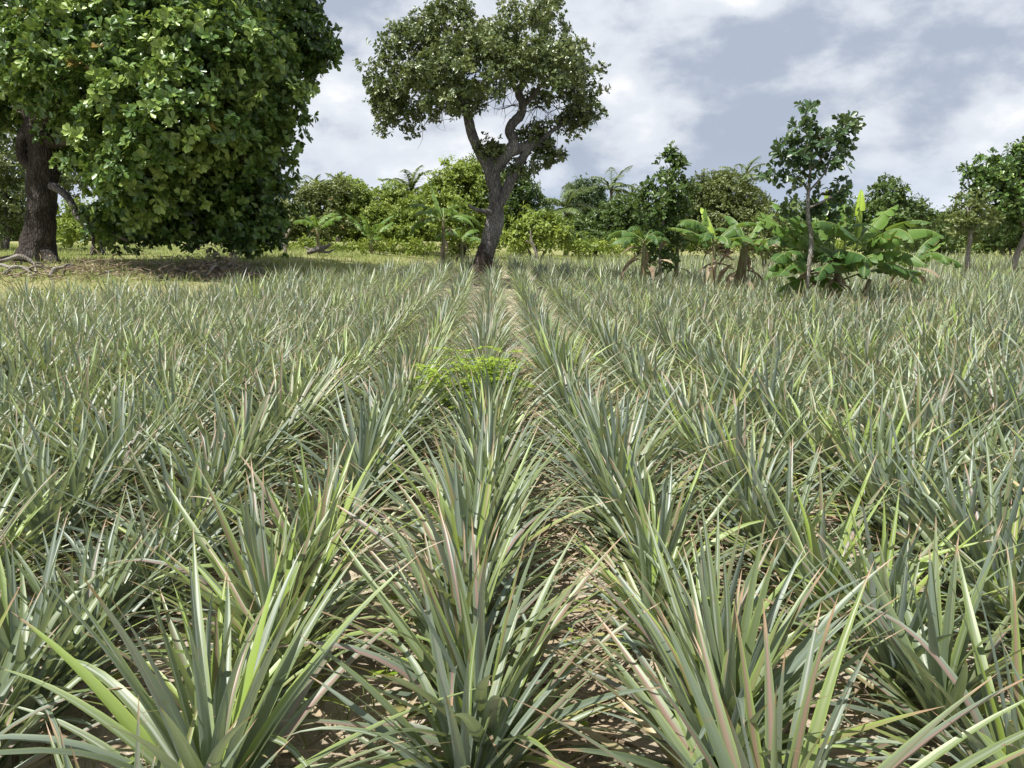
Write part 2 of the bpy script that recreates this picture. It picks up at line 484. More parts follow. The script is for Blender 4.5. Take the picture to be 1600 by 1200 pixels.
def sublobes(lobes, r, n, d0, seed, up=.0):
    """breaks big crown lobes into many smaller ones spread over their surface, with gaps between"""
    lr = np.random.default_rng(seed); out = []
    for lb in lobes:
        px, py, rx, ry, dd = lb[:5]; k = lb[5] if len(lb) > 5 else 1
        m = max(2, int(round(n * k * (rx * ry) ** .5 / 60 * (rx * ry) ** .5 / 60)))
        un = unit(np.stack((lr.normal(size=m * 6), lr.normal(size=m * 6), lr.normal(size=m * 6) + up), -1))
        pick = [0]
        for _ in range(m - 1):  # farthest-point choice keeps them apart
            dist = np.min(np.linalg.norm(un[:, None] - un[pick][None], axis=-1), 1); pick.append(int(np.argmax(dist + lr.uniform(0, .25, len(dist)))))
        for u in un[pick]:
            rr = r * lr.uniform(.7, 1.3)
            q = max(0., 1 - rr / max(rx, ry, 1) * .55)
            out.append((px + rx * q * u[0], py - ry * q * u[2], rr, rr * lr.uniform(.62, .85), dd + u[1] * (rx + ry) * .5 * q * d0 / FPX, lr.uniform(.75, 1.1)))
    return out


def limb_px(g, pts, d0, ring=9, m=5, rough=.1, seed=3):
    """limb through picture points (px, py, width in px[, depth offset])"""
    P = [U(p[0], p[1], d0 + (p[3] if len(p) > 3 else 0)) for p in pts]
    tube(g, P, [p[2] * .5 * (d0 + (p[3] if len(p) > 3 else 0)) / FPX for p in pts], ring, m, rough, seed)


def twigs(g, starts, n, ln, r, seed=0, up=.2):
    lr = np.random.default_rng(seed)
    for p in starts:
        for _ in range(n):
            d = unit(lr.normal(size=3) + np.array((0, 0, up)))
            l = ln * lr.uniform(.5, 1.2)
            q = [p]
            for k in range(3):
                d = unit(d + lr.normal(size=3) * .45 + np.array((0, 0, -.12)))
                q.append(q[-1] + d * l / 3)
            tube(g, q, [r, r * .7, r * .45, r * .2], 4, 2)


# --- the big cashew tree
def big_cashew():
    D = 23.5
    base = on_ground(57, D)
    t = empty('cashew_tree', base, 'huge cashew tree with dark gnarled trunk and a broad leafy crown hanging to the ground', 'tree')
    g = Geo()
    b = [(55, 425, 74, 0), (56, 404, 58, 0), (61, 375, 46, 0), (64, 330, 43, 0), (66, 290, 41, 0), (68, 250, 43, 0), (66, 215, 43, 0), (58, 185, 38, 0)]
    limb_px(g, b, D, 18, 7, .09, 4)
    limb_px(g, [(60, 190, 40), (42, 150, 30, .2), (25, 95, 24, .4), (10, 40, 16, .6), (-20, -60, 9, 1)], D, 10)
    limb_px(g, [(64, 195, 34), (90, 140, 26, -.6), (130, 80, 20, -1), (170, 20, 15, -1.2), (200, -80, 8, -1.5)], D, 10)
    limb_px(g, [(66, 200, 30), (120, 165, 22, .5), (200, 130, 18, .8), (300, 110, 13, 1), (410, 70, 7, 1.5)], D, 10)
    limb_px(g, [(66, 225, 22), (130, 215, 16, -1), (200, 225, 12, -2), (260, 240, 7, -2.5)], D, 8)
    limb_px(g, [(52, 262, 16, -.1), (36, 248, 15, -.2), (33, 222, 15, -.2), (44, 200, 17, -.1), (55, 185, 16, 0)], D, 8)
    for k, (x, y) in enumerate(((22, 428), (88, 426), (60, 436))):
        limb_px(g, [(58 + (x - 58) * .3, 385, 26, -.1), (58 + (x - 58) * .75, 408, 22, -.2), (x, y, 10, -.5)], D, 8)
    tr = g.build('trunk', M['bark'], t, base)
    g = Geo()
    limb_px(g, [(80, 290, 13, -.3), (97, 300, 11, -.5), (112, 318, 10, -.7), (124, 342, 10, -.8), (142, 353, 9, -.9), (166, 361, 8, -1), (200, 376, 5, -1.2)], D, 8)
    limb_px(g, [(142, 353, 6, -.9), (146, 372, 5, -.9), (143, 398, 5, -1)], D, 6)
    limb_px(g, [(150, 356, 5, -.9), (156, 376, 4, -.9), (161, 398, 3, -1)], D, 6)
    g.build('low_limb', M['bark_grey'], tr, base)
    g = Geo()
    lr = np.random.default_rng(3)
    for k in range(22):
        x, y = 60 + lr.uniform(-30, 35), 155 + lr.uniform(-40, 40)
        pts = [(x, y, 3.2, -1.2)]
        for j in range(3): pts.append((pts[-1][0] + lr.uniform(-16, 18), pts[-1][1] + lr.uniform(-10, 16), 2.6 - .6 * j, -1.3 - .2 * j))
        limb_px(g, pts, D, 4, 3, 0)
    for pts in ([(58, 158, 4, -1.5), (72, 160, 3.5, -1.6), (60, 172, 3, -1.6), (36, 166, 2.5, -1.7), (38, 182, 2, -1.7)], [(104, 104, 4, -3), (112, 112, 3, -3), (120, 122, 2, -3)], [(14, 50, 3, -1), (6, 66, 3, -1), (12, 80, 2, -1)]):
        limb_px(g, pts, D, 5, 4, 0)
    g.build('bare_twigs', M['dead'], tr, base)
    g = Geo()
    front = [(200, 225, 95, 75, -3.2), (130, 70, 120, 90, -2.6), (300, 85, 130, 95, -2.6), (255, 165, 120, 85, -3.4), (390, 150, 75, 95, -1.2), (75, 105, 75, 60, -2.2, .8), (360, 215, 75, 70, -1.6),
             (215, 290, 75, 48, -2.6)]
    body = [(250, 120, 200, 150, 0), (432, 42, 82, 74, 1.6, 1.2), (474, 80, 42, 46, 1.4), (330, 280, 105, 88, .2), (384, 262, 44, 86, .4), (10, 70, 80, 95, .6, .9), (260, -80, 270, 120, 0, .6), (245, 335, 62, 38, -.6),
            (330, 335, 72, 38, -.2), (175, 350, 30, 40, -.8, .6), (-60, 90, 90, 130, .5, .6), (20, 150, 40, 32, .2, .8), (150, 190, 60, 70, .8), (395, 345, 45, 30, .3)]
    crown(g, sublobes(front, 36, 10, D, 81, .3), (.225, .52), T_CASHEW, 2.2, D, .28, 9, 6, tint=.24, seed=21, shell=(.6, 1.12), jitter=.04, spr=(42, 84), hv=.26)  # front clumps tinted lighter, inner ones darker: light and shade painted in
    crown(g, sublobes(body, 46, 6.5, D, 82, .1), (.225, .52), T_CASHEW, 2.4, D, .36, 9, 6, tint=-.02, seed=22, jitter=.05, spr=(38, 86), hv=.24, shell=(.45, 1.1))
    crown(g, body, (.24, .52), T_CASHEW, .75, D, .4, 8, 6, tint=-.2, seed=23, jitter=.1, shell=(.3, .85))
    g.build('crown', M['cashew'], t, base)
    return base


big_cashew()


def centre_cashew():
    D = 21.
    base = on_ground(752, D)
    t = empty('cashew_tree', base, 'tall forked cashew tree with grey leaning trunk standing alone in the pineapple field', 'tree')
    g = Geo()
    limb_px(g, [(775, 318, 22.5), (774, 300, 22), (771, 280, 22), (768, 262, 25), (764, 246, 19)], D, 12, 5, .09)
    limb_px(g, [(751, 450, 36), (752, 430, 31), (755, 410, 28), (763, 385, 27), (771, 355, 27), (775, 325, 24), (775, 310, 22)], D, 16, 6, .08, 8)
    limb_px(g, [(766, 262, 24), (750, 238, 17), (738, 210, 15), (732, 188, 14.5), (727, 165, 12), (720, 150, 12), (712, 122, 9), (704, 80, 6), (690, 40, 3)], D, 10)
    limb_px(g, [(731, 178, 13), (700, 150, 8, -.4), (660, 130, 6, -.6), (620, 115, 3, -.6)], D, 7)
    limb_px(g, [(768, 268, 25), (785, 248, 21), (799, 232, 18), (802, 220, 16), (796, 203, 15), (804, 190, 14), (814, 178, 13.5), (817, 160, 12), (810, 146, 11), (822, 122, 9, .1), (838, 80, 6, .3), (850, 30, 3, .5)], D, 10, 5, .1)
    limb_px(g, [(812, 150, 9), (790, 110, 6, -.6), (775, 60, 4, -.8)], D, 7)
    limb_px(g, [(818, 165, 8), (850, 130, 6, -.2), (885, 110, 4, -.3), (915, 120, 2, -.3)], D, 7)
    limb_px(g, [(797, 238, 15), (812, 232, 15), (826, 226, 14), (842, 222, 9), (862, 205, 6), (895, 185, 3)], D, 8)
    limb_px(g, [(780, 318, 18), (790, 300, 17), (803, 272, 15), (812, 255, 14), (824, 236, 12), (838, 226, 8), (852, 232, 4)], D, 10)
    limb_px(g, [(768, 332, 9, -.2), (755, 330, 7, -.4), (743, 327, 6, -.6), (732, 320, 4, -.7)], D, 7)
    tr = g.build('trunk', M['bark_grey'], t, base)
    g = Geo()
    limb_px(g, [(750, 455, 40), (751.5, 430, 34), (754.5, 412, 30), (759, 396, 28.6), (763, 382, 24)], D, 16, 6, .09, 8)
    g.build('charred_base', M['char'], tr, base)
    g = Geo()
    st = [U(x, y, D + z) for x, y, z in ((790, 150, -.3), (800, 130, 0), (830, 150, 0), (840, 165, .2), (815, 125, -.4), (770, 140, -.2), (870, 170, 0), (720, 150, -.6), (690, 170, -.7), (740, 130, -.6), (850, 120, 0), (880, 190, 0),
                                           (670, 185, -.5), (800, 165, -.2), (905, 170, 0), (848, 190, .2))]
    twigs(g, st, 9, .8, .011, 4, -.2)
    g.build('bare_twigs', M['bark_grey'], tr, base)
    g = Geo()
    lobes = [(640, 118, 62, 72, 0), (612, 160, 40, 48, .2), (700, 62, 62, 52, -.4), (655, 60, 48, 40, .3), (690, 130, 55, 55, -1.2), (745, 100, 60, 60, -1.4), (825, 55, 62, 55, -.2), (845, 15, 34, 24, .3), (885, 110, 48, 52, 0),
             (900, 150, 40, 40, .2), (862, 95, 55, 45, -1.1), (920, 178, 26, 22, 0, .8), (640, 190, 42, 22, -.2, .7), (885, 190, 36, 16, .2, .45), (700, 165, 42, 28, -.4, .7), (745, 160, 26, 22, .4, .6), (770, 60, 50, 45, .8), (795, 95, 45, 38, -.9, .8),
             (700, 18, 40, 24, 0), (850, 222, 20, 16, .1), (854, 244, 20, 18, .2), (832, 208, 26, 14, .2, .7), (768, 229, 8, 7, -.3, .6), (812, 262, 10, 10, .1, .6), (840, 160, 42, 26, .5, .35)]
    crown(g, sublobes(lobes, 21, 13, D, 83, .2), (.115, .5), T_CASHEW, 6.6, D, .16, 7, 7, tint=.12, seed=31, shell=(.3, 1.1), jitter=.08, spr=(35, 86), hv=.24)
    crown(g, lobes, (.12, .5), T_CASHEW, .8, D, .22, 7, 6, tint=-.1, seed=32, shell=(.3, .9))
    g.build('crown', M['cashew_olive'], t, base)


centre_cashew()


def tree(name, label, cat, px, D, lobes, mat, leaf, dens, stems, bark='bark_grey', group=None, clump=.3, k=6, ross=8, tpl=T_KITE, tint=0., seed=1, **kw):
    base = on_ground(px, D)
    t = empty(name, base, label, cat, group)
    g = Geo()
    for st in stems: limb_px(g, st, D, 8, 4, .06, seed)
    g.build('trunk', M[bark], t, base)
    g = Geo(); crown(g, lobes, leaf, tpl, dens, D, clump, k, ross, tint=tint, seed=seed, **kw)
    g.build('crown', M[mat], t, base)
    return t


def auto_stems(px, D, tops, w=6):
    y0 = 600 - FPX * math.tan(math.atan2(float(on_ground(px, D)[2]) - CAM_H, D) + PITCH)
    return [[(px + (x - px) * .05, y0 + 4, w), (px + (x - px) * .35, y0 + (y - y0) * .45, w * .75), (x, y, w * .3)] for x, y in tops]


BG = 'bushes and trees closing off the field'
# behind the big tree
tree('cashew_tree', 'grey-green tree standing behind the dark gnarled trunk', 'tree', 8, 38, [(15, 245, 60, 70, 0), (-40, 270, 70, 80, 1), (25, 310, 50, 45, -.5), (0, 350, 55, 30, 0), (105, 250, 45, 60, 2)], 'cashew_olive', (.2, .5), 2.6, auto_stems(8, 38, [(10, 260), (30, 290), (-20, 300)], 8), group=BG, seed=41, tint=.12)
tree('bush', 'bright leafy bush seen under the low bare limb of the big tree', 'bush', 150, 33, [(130, 340, 38, 32, 0), (185, 345, 35, 28, .5), (160, 362, 45, 18, -.4), (95, 362, 30, 20, .5)], 'bush', (.18, .5), 4, auto_stems(150, 33, [(140, 340), (175, 345)], 4), group=BG, seed=42)
# bright bushes between the two cashew trees
for i, (lab, px, D, lobes, mat, tint) in enumerate((
    ('rounded yellow-green bush with brownish shoots beside the white snag', 478, 42, [(470, 325, 42, 32, 0), (505, 308, 42, 26, .5), (448, 345, 32, 24, -.5), (490, 350, 55, 24, -.6), (530, 300, 20, 18, 1)], 'bush_olive', .22),
    ('wide bright green bush behind the small banana plant', 560, 44, [(545, 308, 48, 28, 0), (590, 322, 40, 30, .3), (560, 345, 65, 30, -.6), (605, 350, 45, 26, -.6), (620, 305, 26, 20, .8)], 'bush', .05),
    ('low green bush under the ragged coconut palm', 645, 43, [(640, 340, 42, 26, 0), (665, 355, 48, 22, -.5), (625, 362, 40, 16, -.8), (655, 318, 26, 18, .5)], 'bush', -.05),
    ('tall rounded yellow-green tree just behind the forked cashew tree', 722, 40, [(725, 288, 48, 34, 0), (700, 310, 40, 34, -.3), (750, 305, 36, 40, .3), (715, 340, 60, 38, -.6), (735, 268, 26, 16, .2)], 'bush', .1),
    ('dark green tree rising behind the forked grey trunk', 815, 44, [(812, 300, 32, 30, 0), (830, 325, 32, 30, .3), (800, 335, 30, 36, .3), (790, 285, 18, 16, .4)], 'bush_dark', 0),
    ('light green cashew bush beside the curved bare branch', 838, 32, [(838, 358, 40, 26, 0), (815, 372, 26, 18, -.4), (865, 374, 26, 18, -.4), (845, 340, 22, 14, .2), (900, 378, 18, 12, 0)], 'bush', .08),
    ('dark low bush under the two coconut palms', 925, 46, [(910, 362, 34, 22, 0), (945, 352, 34, 30, .5), (965, 335, 28, 26, 1), (930, 376, 50, 12, -.8), (985, 360, 26, 28, .2)], 'bush_dark', .05),
    ('deep green bush behind the drooping banana plants', 1000, 45, [(990, 340, 30, 32, 0), (975, 325, 20, 18, .8), (1010, 365, 36, 24, -.4), (1055, 370, 30, 22, 0)], 'bush_dark', 0),
)):
    tree('bush' if D < 45 and i not in (3, 4) else 'tree', lab, 'bush' if i not in (3, 4) else 'tree', px, D, lobes, mat, (.21, .5), 3.6, auto_stems(px, D, [(lobes[0][0], lobes[0][1]), (lobes[1][0], lobes[1][1]), (lobes[2][0], lobes[2][1])], 5), group=BG, seed=50 + i, tint=tint, clump=.3)
tree('mango_tree', 'dense dark dome-shaped tree beside the coconut palms', 'tree', 915, 62, [(915, 312, 30, 30, 0), (905, 325, 22, 22, -.5), (930, 325, 18, 22, 0), (915, 340, 30, 20, 0)], 'mango', (.24, .5), 4.5, auto_stems(915, 62, [(915, 320), (925, 325)], 5), group=BG, seed=61, clump=.35)
tree('mango_tree', 'large rounded olive-green tree behind the banana plants', 'tree', 1130, 40, [(1128, 305, 54, 30, 0), (1095, 320, 34, 32, .2), (1165, 322, 34, 32, .3), (1130, 345, 65, 34, -.4), (1120, 290, 30, 16, .3)], 'bush_olive', (.19, .45), 5, auto_stems(1130, 40, [(1128, 305), (1095, 320), (1165, 325)], 8), group=BG, seed=62, tint=-.05, clump=.28)
tree('cashew_tree', 'slim young cashew tree above the drooping banana plant', 'tree', 1031, 19.6, [(1046, 268, 20, 24, 0), (1040, 295, 34, 24, 0), (1055, 318, 24, 22, .2), (1022, 318, 24, 22, -.2), (1038, 345, 36, 24, 0, .8), (1048, 248, 9, 8, 0), (1068, 300, 12, 14, 0, .7), (1040, 380, 30, 30, .3, .8), (1030, 405, 26, 18, .3, .7)],
     'bush_dark', (.15, .55), 6.5, [[(1031, 435, 5), (1032, 390, 4.5), (1038, 330, 3.6), (1046, 262, 1.6)], [(1037, 340, 3), (1020, 315, 1.2)], [(1039, 325, 3), (1062, 305, 1.2)]], 'bark_pale', BG, .2, 6, 6, T_CASHEW, seed=63)
tree('cashew_tree', 'bushy pale green tree behind the large banana clump', 'tree', 1392, 30, [(1385, 305, 26, 22, 0), (1375, 335, 36, 34, 0), (1415, 330, 26, 26, .3), (1395, 360, 46, 26, -.3), (1385, 285, 10, 10, 0), (1435, 345, 20, 22, .5), (1345, 345, 22, 24, .6)], 'bush_dark', (.17, .55), 5.2,
     auto_stems(1392, 30, [(1385, 300), (1415, 330), (1370, 335)], 5), 'bark_pale', BG, .24, 6, 7, T_CASHEW, seed=64, tint=.12)
tree('bush', 'low dark bush between the bushy pale tree and the thin pale trunk', 'bush', 1462, 40, [(1455, 372, 26, 24, 0), (1480, 385, 20, 14, .4), (1440, 385, 26, 14, .5), (1462, 350, 10, 16, .2)], 'bush_dark', (.2, .5), 4.5, auto_stems(1462, 40, [(1455, 370), (1478, 380)], 4), group=BG, seed=65)
tree('cashew_tree', 'small yellowish cashew tree on a thin pale trunk at the field edge', 'tree', 1512, 23, [(1512, 325, 26, 22, 0), (1530, 345, 24, 18, .2), (1498, 350, 20, 16, -.2), (1520, 365, 22, 10, 0, .7)], 'bush_olive', (.14, .5), 6.5,
     [[(1511, 440, 8), (1512, 400, 7), (1516, 368, 6), (1513, 325, 3)], [(1516, 368, 4), (1532, 345, 1.5)], [(1515, 360, 4), (1499, 348, 1.5)]], 'bark_pale', BG, .2, 6, 7, T_CASHEW, seed=66, tint=.05)
tree('cashew_tree', 'dark spreading cashew tree on a leaning trunk at the end of the field', 'tree', 1588, 25, [(1548, 268, 38, 24, 0), (1590, 250, 34, 26, .2), (1560, 300, 44, 32, 0), (1600, 310, 34, 40, 0), (1640, 280, 50, 60, .3), (1575, 340, 40, 22, .4, .8), (1522, 278, 14, 14, 0), (1620, 345, 40, 24, .3, .8)],
     'cashew', (.17, .55), 5.5, [[(1580, 430, 11), (1590, 395, 9), (1604, 360, 8), (1600, 310, 5), (1590, 260, 2)], [(1604, 355, 6), (1565, 310, 3), (1545, 275, 1.5)]], 'bark_pale', BG, .24, 6, 7, T_CASHEW, seed=67)
tree('bush', 'dark bush below the spreading cashew at the field end', 'bush', 1580, 38, [(1575, 365, 40, 24, 0), (1540, 375, 26, 18, .3), (1610, 360, 30, 30, 0)], 'bush_dark', (.2, .5), 4.5, auto_stems(1580, 38, [(1575, 362), (1545, 375)], 4), group=BG, seed=68, tint=-.15)
tree('bush', 'pale green bush behind the torn banana plant', 'bush', 1195, 27, [(1200, 360, 26, 26, 0), (1185, 378, 24, 20, 0), (1215, 380, 22, 18, .2)], 'bush_olive', (.15, .5), 6, auto_stems(1195, 27, [(1200, 355), (1185, 372)], 4), group=BG, seed=69, tint=.1)
tree('bush', 'dark green bush behind the slim sapling', 'bush', 1265, 28, [(1255, 345, 30, 24, 0), (1290, 350, 32, 24, .2), (1260, 372, 36, 20, 0)], 'bush_dark', (.16, .5), 5.5, auto_stems(1265, 28, [(1255, 345), (1290, 350)], 5), group=BG, seed=70)


def sapling():
    D = 14.6
    base = on_ground(1262, D)
    t = empty('cashew_sapling', base, 'slim cashew sapling with bronze young leaves growing out of the banana clump', 'sapling')
    g = Geo()
    limb_px(g, [(1258, 470, 8), (1264, 415, 7.5), (1268, 375, 7, .05), (1262, 330, 6, 0), (1264, 290, 5.5), (1266, 265, 4), (1262, 225, 3), (1258, 180, 2), (1263, 165, 1)], D, 8, 5, .06)
    for p in ([(1264, 300, 4.5), (1250, 280, 3.5), (1230, 278, 2.5), (1205, 275, 1.3)], [(1266, 265, 4), (1290, 240, 3), (1312, 212, 2.4), (1328, 185, 1.2)], [(1264, 250, 3), (1240, 230, 2), (1222, 212, 1)],
              [(1263, 325, 4.5), (1295, 310, 3), (1322, 290, 1.5)], [(1263, 300, 3.5), (1290, 268, 2.5), (1300, 235, 1.2)]):
        limb_px(g, p, D, 6, 4, 0)
    g.build('trunk', M['bark_pale'], t, base)
    g = Geo()
    crown(g, [(1262, 172, 13, 14, 0), (1258, 205, 20, 20, 0), (1275, 235, 34, 24, 0), (1300, 222, 24, 26, .1), (1322, 195, 14, 20, 0), (1240, 240, 26, 22, -.1), (1215, 276, 16, 12, 0), (1242, 270, 22, 14, 0), (1300, 255, 16, 14, 0), (1225, 225, 10, 8, 0, .8),
              (1298, 305, 24, 16, .1), (1318, 290, 10, 12, 0), (1285, 330, 30, 18, .3), (1240, 318, 18, 12, .1, .7)], (.15, .54), T_CASHEW, 8.8, D, .13, 6, 4, tint=.04, hv=.3, jitter=.06, seed=71, shell=(.3, 1.05))
    g.build('crown', M['sapling'], t, base)


sapling()


# ------------------------------------------------------------------ banana plants
def banana_leaf(base, az, el, bend, L, W, fold, r1, r2, tear=.5, seed=0, petiole=.16):
    """one banana leaf: arching midrib, a blade on each side torn into strips"""
    lr = np.random.default_rng(seed)
    g = Geo(); n = 26
    t = np.linspace(0, 1, n + 1)
    e = el - bend * t ** 1.5; a = az + lr.uniform(-.25, .25) * t
    d = np.stack((np.cos(e) * np.cos(a), np.cos(e) * np.sin(a), np.sin(e)), -1)
    cen = np.concatenate((np.zeros((1, 3)), np.cumsum((d[:-1] + d[1:]) * .5, 0))) * L / n + base
    sd = np.stack((-np.sin(a), np.cos(a), 0 * a), -1); nr = np.cross(d, sd)
    gm = Geo(); tube(gm, cen[::2], np.interp(t[::2], (0, .3, 1), (.022, .014, .003)) * (W / .45) ** .5, 6, 1)
    gm.c[-1][:] = (.5, .5, r1, r2)
    tt = np.clip((t - petiole) / (1 - petiole), 0, 1)
    wd = W * .5 * np.sin(np.pi * np.clip(tt, 0, 1) ** .72) ** .55 * (t >= petiole)
    for sgn in (-1, 1):
        k = int(petiole * n)
        while k < n:
            j = min(n, k + (lr.integers(1, 4) if lr.random() < tear else lr.integers(4, 9)))
            dr = fold + lr.normal(0, .22) * (1 + tear) + (.5 * tear * lr.random())
            ii = np.arange(k, j + 1)
            sl = lr.uniform(.0, .35) * tear
            V = []; K = []
            us = (0, .3, .65, 1.)
            for u in us:
                ang = dr * (.4 + .6 * u)
                o = sd[ii] * sgn * np.cos(ang) - nr[ii] * math.sin(ang) + np.array((0, 0, -sl)) * u + d[ii] * .22 * u
                edge = np.ones(len(ii))
                if tear and u > .5: edge[0] *= 1 - .1 * u; edge[-1] *= 1 - .1 * u
                shrink = (cen[ii].mean(0) - cen[ii]) * (.17 * u * u * tear)
                V.append(cen[ii] + shrink + o * (wd[ii] * u * edge)[:, None] + nr[ii] * (.010 * math.sin(u * 9 + k)))
                K.append(np.stack((np.full(len(ii), .5 + sgn * u * .5), t[ii], np.full(len(ii), r1), np.full(len(ii), r2)), -1))
            V = np.stack(V, 1); K = np.stack(K, 1)
            idx = np.arange(len(ii) * 4).reshape(-1, 4)
            q = np.stack((idx[:-1, :-1], idx[1:, :-1], idx[1:, 1:], idx[:-1, 1:]), -1).reshape(-1, 4)
            if sgn < 0: q = q[:, ::-1]
            g.add(V.reshape(-1, 3), K.reshape(-1, 4), q)
            k = j
    return g, gm


def banana(label, px, D, h, stem_r, leaves, group='banana plants in the field', dead=0, seed=0, lean=(0, 0), stems=None):
    """leaves: (direction in degrees, starting elevation, bend, length, width, droop of blade, tint, young?)"""
    base = on_ground(px, D)
    t = empty('banana_plant', base, label, 'banana plant', group)
    lr = np.random.default_rng(seed)
    top = base + np.array((lean[0], lean[1], h))
    g = Geo()
    tube(g, [base - np.array((0, 0, .1)), base * .5 + top * .5 + lr.normal(size=3) * .01, top], [stem_r * 1.15, stem_r, stem_r * .6], 10, 5, .05, seed)
    for (dx, dy, hh, rr) in (stems or ()):
        b2 = base + np.array((dx, dy, -.1))
        tube(g, [b2, b2 + np.array((dx * .2, dy * .2, hh * .5)), b2 + np.array((dx * .4, dy * .4, hh))], [rr * 1.15, rr, rr * .5], 9, 5, .05, seed + 1)
    g.build('trunk', M['banana_stem'], t, base)
    for i, lf in enumerate(leaves):
        az, el, bend, L, W, fold, r1 = lf[:7]
        young = len(lf) > 7 and lf[7]
        off = np.array(lf[8]) if len(lf) > 8 else np.zeros(3)
        if len(lf) <= 8: off = np.array((lr.uniform(-.03, .03), lr.uniform(-.03, .03), lr.uniform(-.18, 0) * min(1, h)))
        lg, gm = banana_leaf(top + off, R(az), R(el), R(bend), L, W, R(fold), r1, lr.random(), .1 if young else lr.uniform(.5, 1.), seed * 40 + i)
        fo = lg.build('frond', M['banana_young' if young else 'banana'], t, base)
        gm.build('midrib', M['banana_young' if young else 'banana'], fo, base)
    if dead:
        g = Geo()
        n = dead
        a = lr.uniform(0, 6.28, n)
        b = base + np.stack((np.cos(a) * stem_r, np.sin(a) * stem_r, lr.uniform(.45, 1., n) * h), -1)
        blades(g, b, a, lr.uniform(-.6, .6, n), lr.uniform(.8, 1.8, n), lr.uniform(.35, .7, n) * max(h, .6), lr.uniform(.06, .14, n), 7, 3, lr.random(n) * .8, lr.random(n) * .5, lr.uniform(-1, 1, n), lr.uniform(-2, 2, n), .5, 'pod')
        g.build('dead_leaves', M['dry'], t, base)
    return t


def fan(n, seed, L, W, el=(25, 80), bend=(50, 110), a0=0, spread=360, fold=22, tint=(.1, .75)):
    lr = np.random.default_rng(seed); out = []
    for i in range(n):
        az = a0 + spread * (i + .5) / n + lr.uniform(-14, 14)
        f = lr.random()
        out.append((az, el[0] + (el[1] - el[0]) * f, bend[0] + (bend[1] - bend[0]) * lr.random(), L * lr.uniform(.8, 1.15), W * lr.uniform(.85, 1.1), fold + lr.uniform(-8, 14), tint[0] + (tint[1] - tint[0]) * lr.random()))
    return out


# the large clump: several short stems with broad leaves leaning every way
big = fan(14, 5, 1.5, .40, (38, 66), (75, 120), tint=(.0, .6)) + fan(8, 25, 1.35, .42, (5, 40), (40, 70), a0=180, spread=180, tint=(.0, .4))
big += [(18, 30, 34, 1.65, .40, 24, .9), (5, 48, 80, 1.6, .42, 26, .7), (150, 42, 20, 1.25, .5, 10, .75), (165, 60, 45, 1.6, .48, 14, .6), (62, 74, 30, 1.3, .3, 22, .95), (200, 40, 55, 1.7, .45, 22, .35), (215, 25, 60, 1.5, .45, 25, .3),
        (285, 45, 95, 1.6, .45, 30, .55), (320, 40, 90, 1.7, .42, 28, .6), (345, 35, 70, 1.9, .44, 25, .5), (250, 50, 90, 1.6, .46, 24, .25), (150, 62, 35, 1.4, .4, 18, .9), (170, 38, 10, 1.3, .42, 14, .9)]
big = [(*q, False, (random.uniform(-.55, .55), random.uniform(-.4, .4), random.uniform(-.5, .1))) for q in big]
big.append((70, 78, 22, 1.25, .27, 45, .8, True, (.3, -.1, .1)))
big += [(158, 60, 35, 1.4, .42, 16, .95, False, (-.45, -.1, .05)), (175, 45, 30, 1.35, .42, 16, .7, False, (-.5, 0, .0)), (75, 76, 14, 1.3, .32, 16, .95, False, (.12, 0, .05)), (100, 68, 25, 1.3, .4, 14, .8, False, (-.1, .1, .05)), (25, 55, 40, 1.5, .4, 20, .9, False, (.3, 0, .05))]
big.append((120, 82, 12, 1.2, .26, 45, .5, True, (-.05, .1, .1)))
banana('large banana clump with broad glossy leaves spreading round the cashew sapling', 1302, 15.2, 1.22, .085, big, dead=16, seed=3, stems=((-.5, .1, .8, .075), (.4, -.15, .85, .08), (-.15, -.3, .7, .07), (.2, .4, .9, .08)))
banana('small banana plant with torn leaves beside the large clump', 1418, 17.2, .95, .06, fan(7, 8, 1.2, .32, (25, 70), (70, 110)) + [(20, 45, 30, 1.0, .25, 20, .8)], seed=4, dead=6)
banana('banana plant with one upright leaf between two drooping plants', 1112, 18.2, 1.45, .06, fan(7, 9, 1.15, .38, (30, 65), (70, 110)) + [(175, 35, 40, 1.2, .38, 22, .6), (10, 50, 70, 1.3, .4, 20, .5), (130, 76, 8, .95, .32, 14, .95), (120, 70, 35, .95, .28, 35, .8, True)], seed=5, dead=3)
banana('banana plant with ragged leaves on a brown dried trunk', 1150, 18.6, 1.35, .12, fan(8, 10, 1.15, .36, (30, 75), (75, 120), tint=(.3, .9)) + [(30, 60, 50, 1.2, .34, 20, .8), (350, 40, 60, 1.2, .34, 24, .9)], seed=6, dead=26, lean=(.15, 0))
banana('drooping banana plant under the slim young cashew tree', 1004, 19., 1.4, .07, fan(8, 11, .95, .3, (35, 75), (100, 140), tint=(0, .5)) + [(170, 45, 110, 1.15, .32, 30, .5), (185, 35, 95, 1.0, .32, 32, .5)], seed=7, dead=7)
banana('banana plant with a tall yellow-green rolled leaf', 1056, 20.2, 1.45, .06, fan(5, 12, 1.0, .3, (30, 65), (80, 120)) + [(80, 72, 25, 1.15, .30, 35, .9, True)], seed=8, dead=5)
banana('small pale banana plant in front of the bright bushes', 498, 33, 1.15, .08, fan(7, 13, 1.5, .42, (30, 70), (55, 95), tint=(.5, 1)), seed=9, dead=4)
banana('tall thin banana plant with drooping leaves beside the forked cashew tree', 694, 27.5, 1.85, .075, fan(9, 14, 1.55, .38, (20, 60), (70, 115), tint=(.3, .9)) + [(140, 70, 20, 1.6, .28, 30, .9)], seed=10, dead=5)
banana('short banana plant near the foot of the tall thin one', 722, 29, 1.1, .06, fan(6, 15, 1.3, .36, (25, 60), (70, 110), tint=(.3, .9)), seed=11, dead=3)
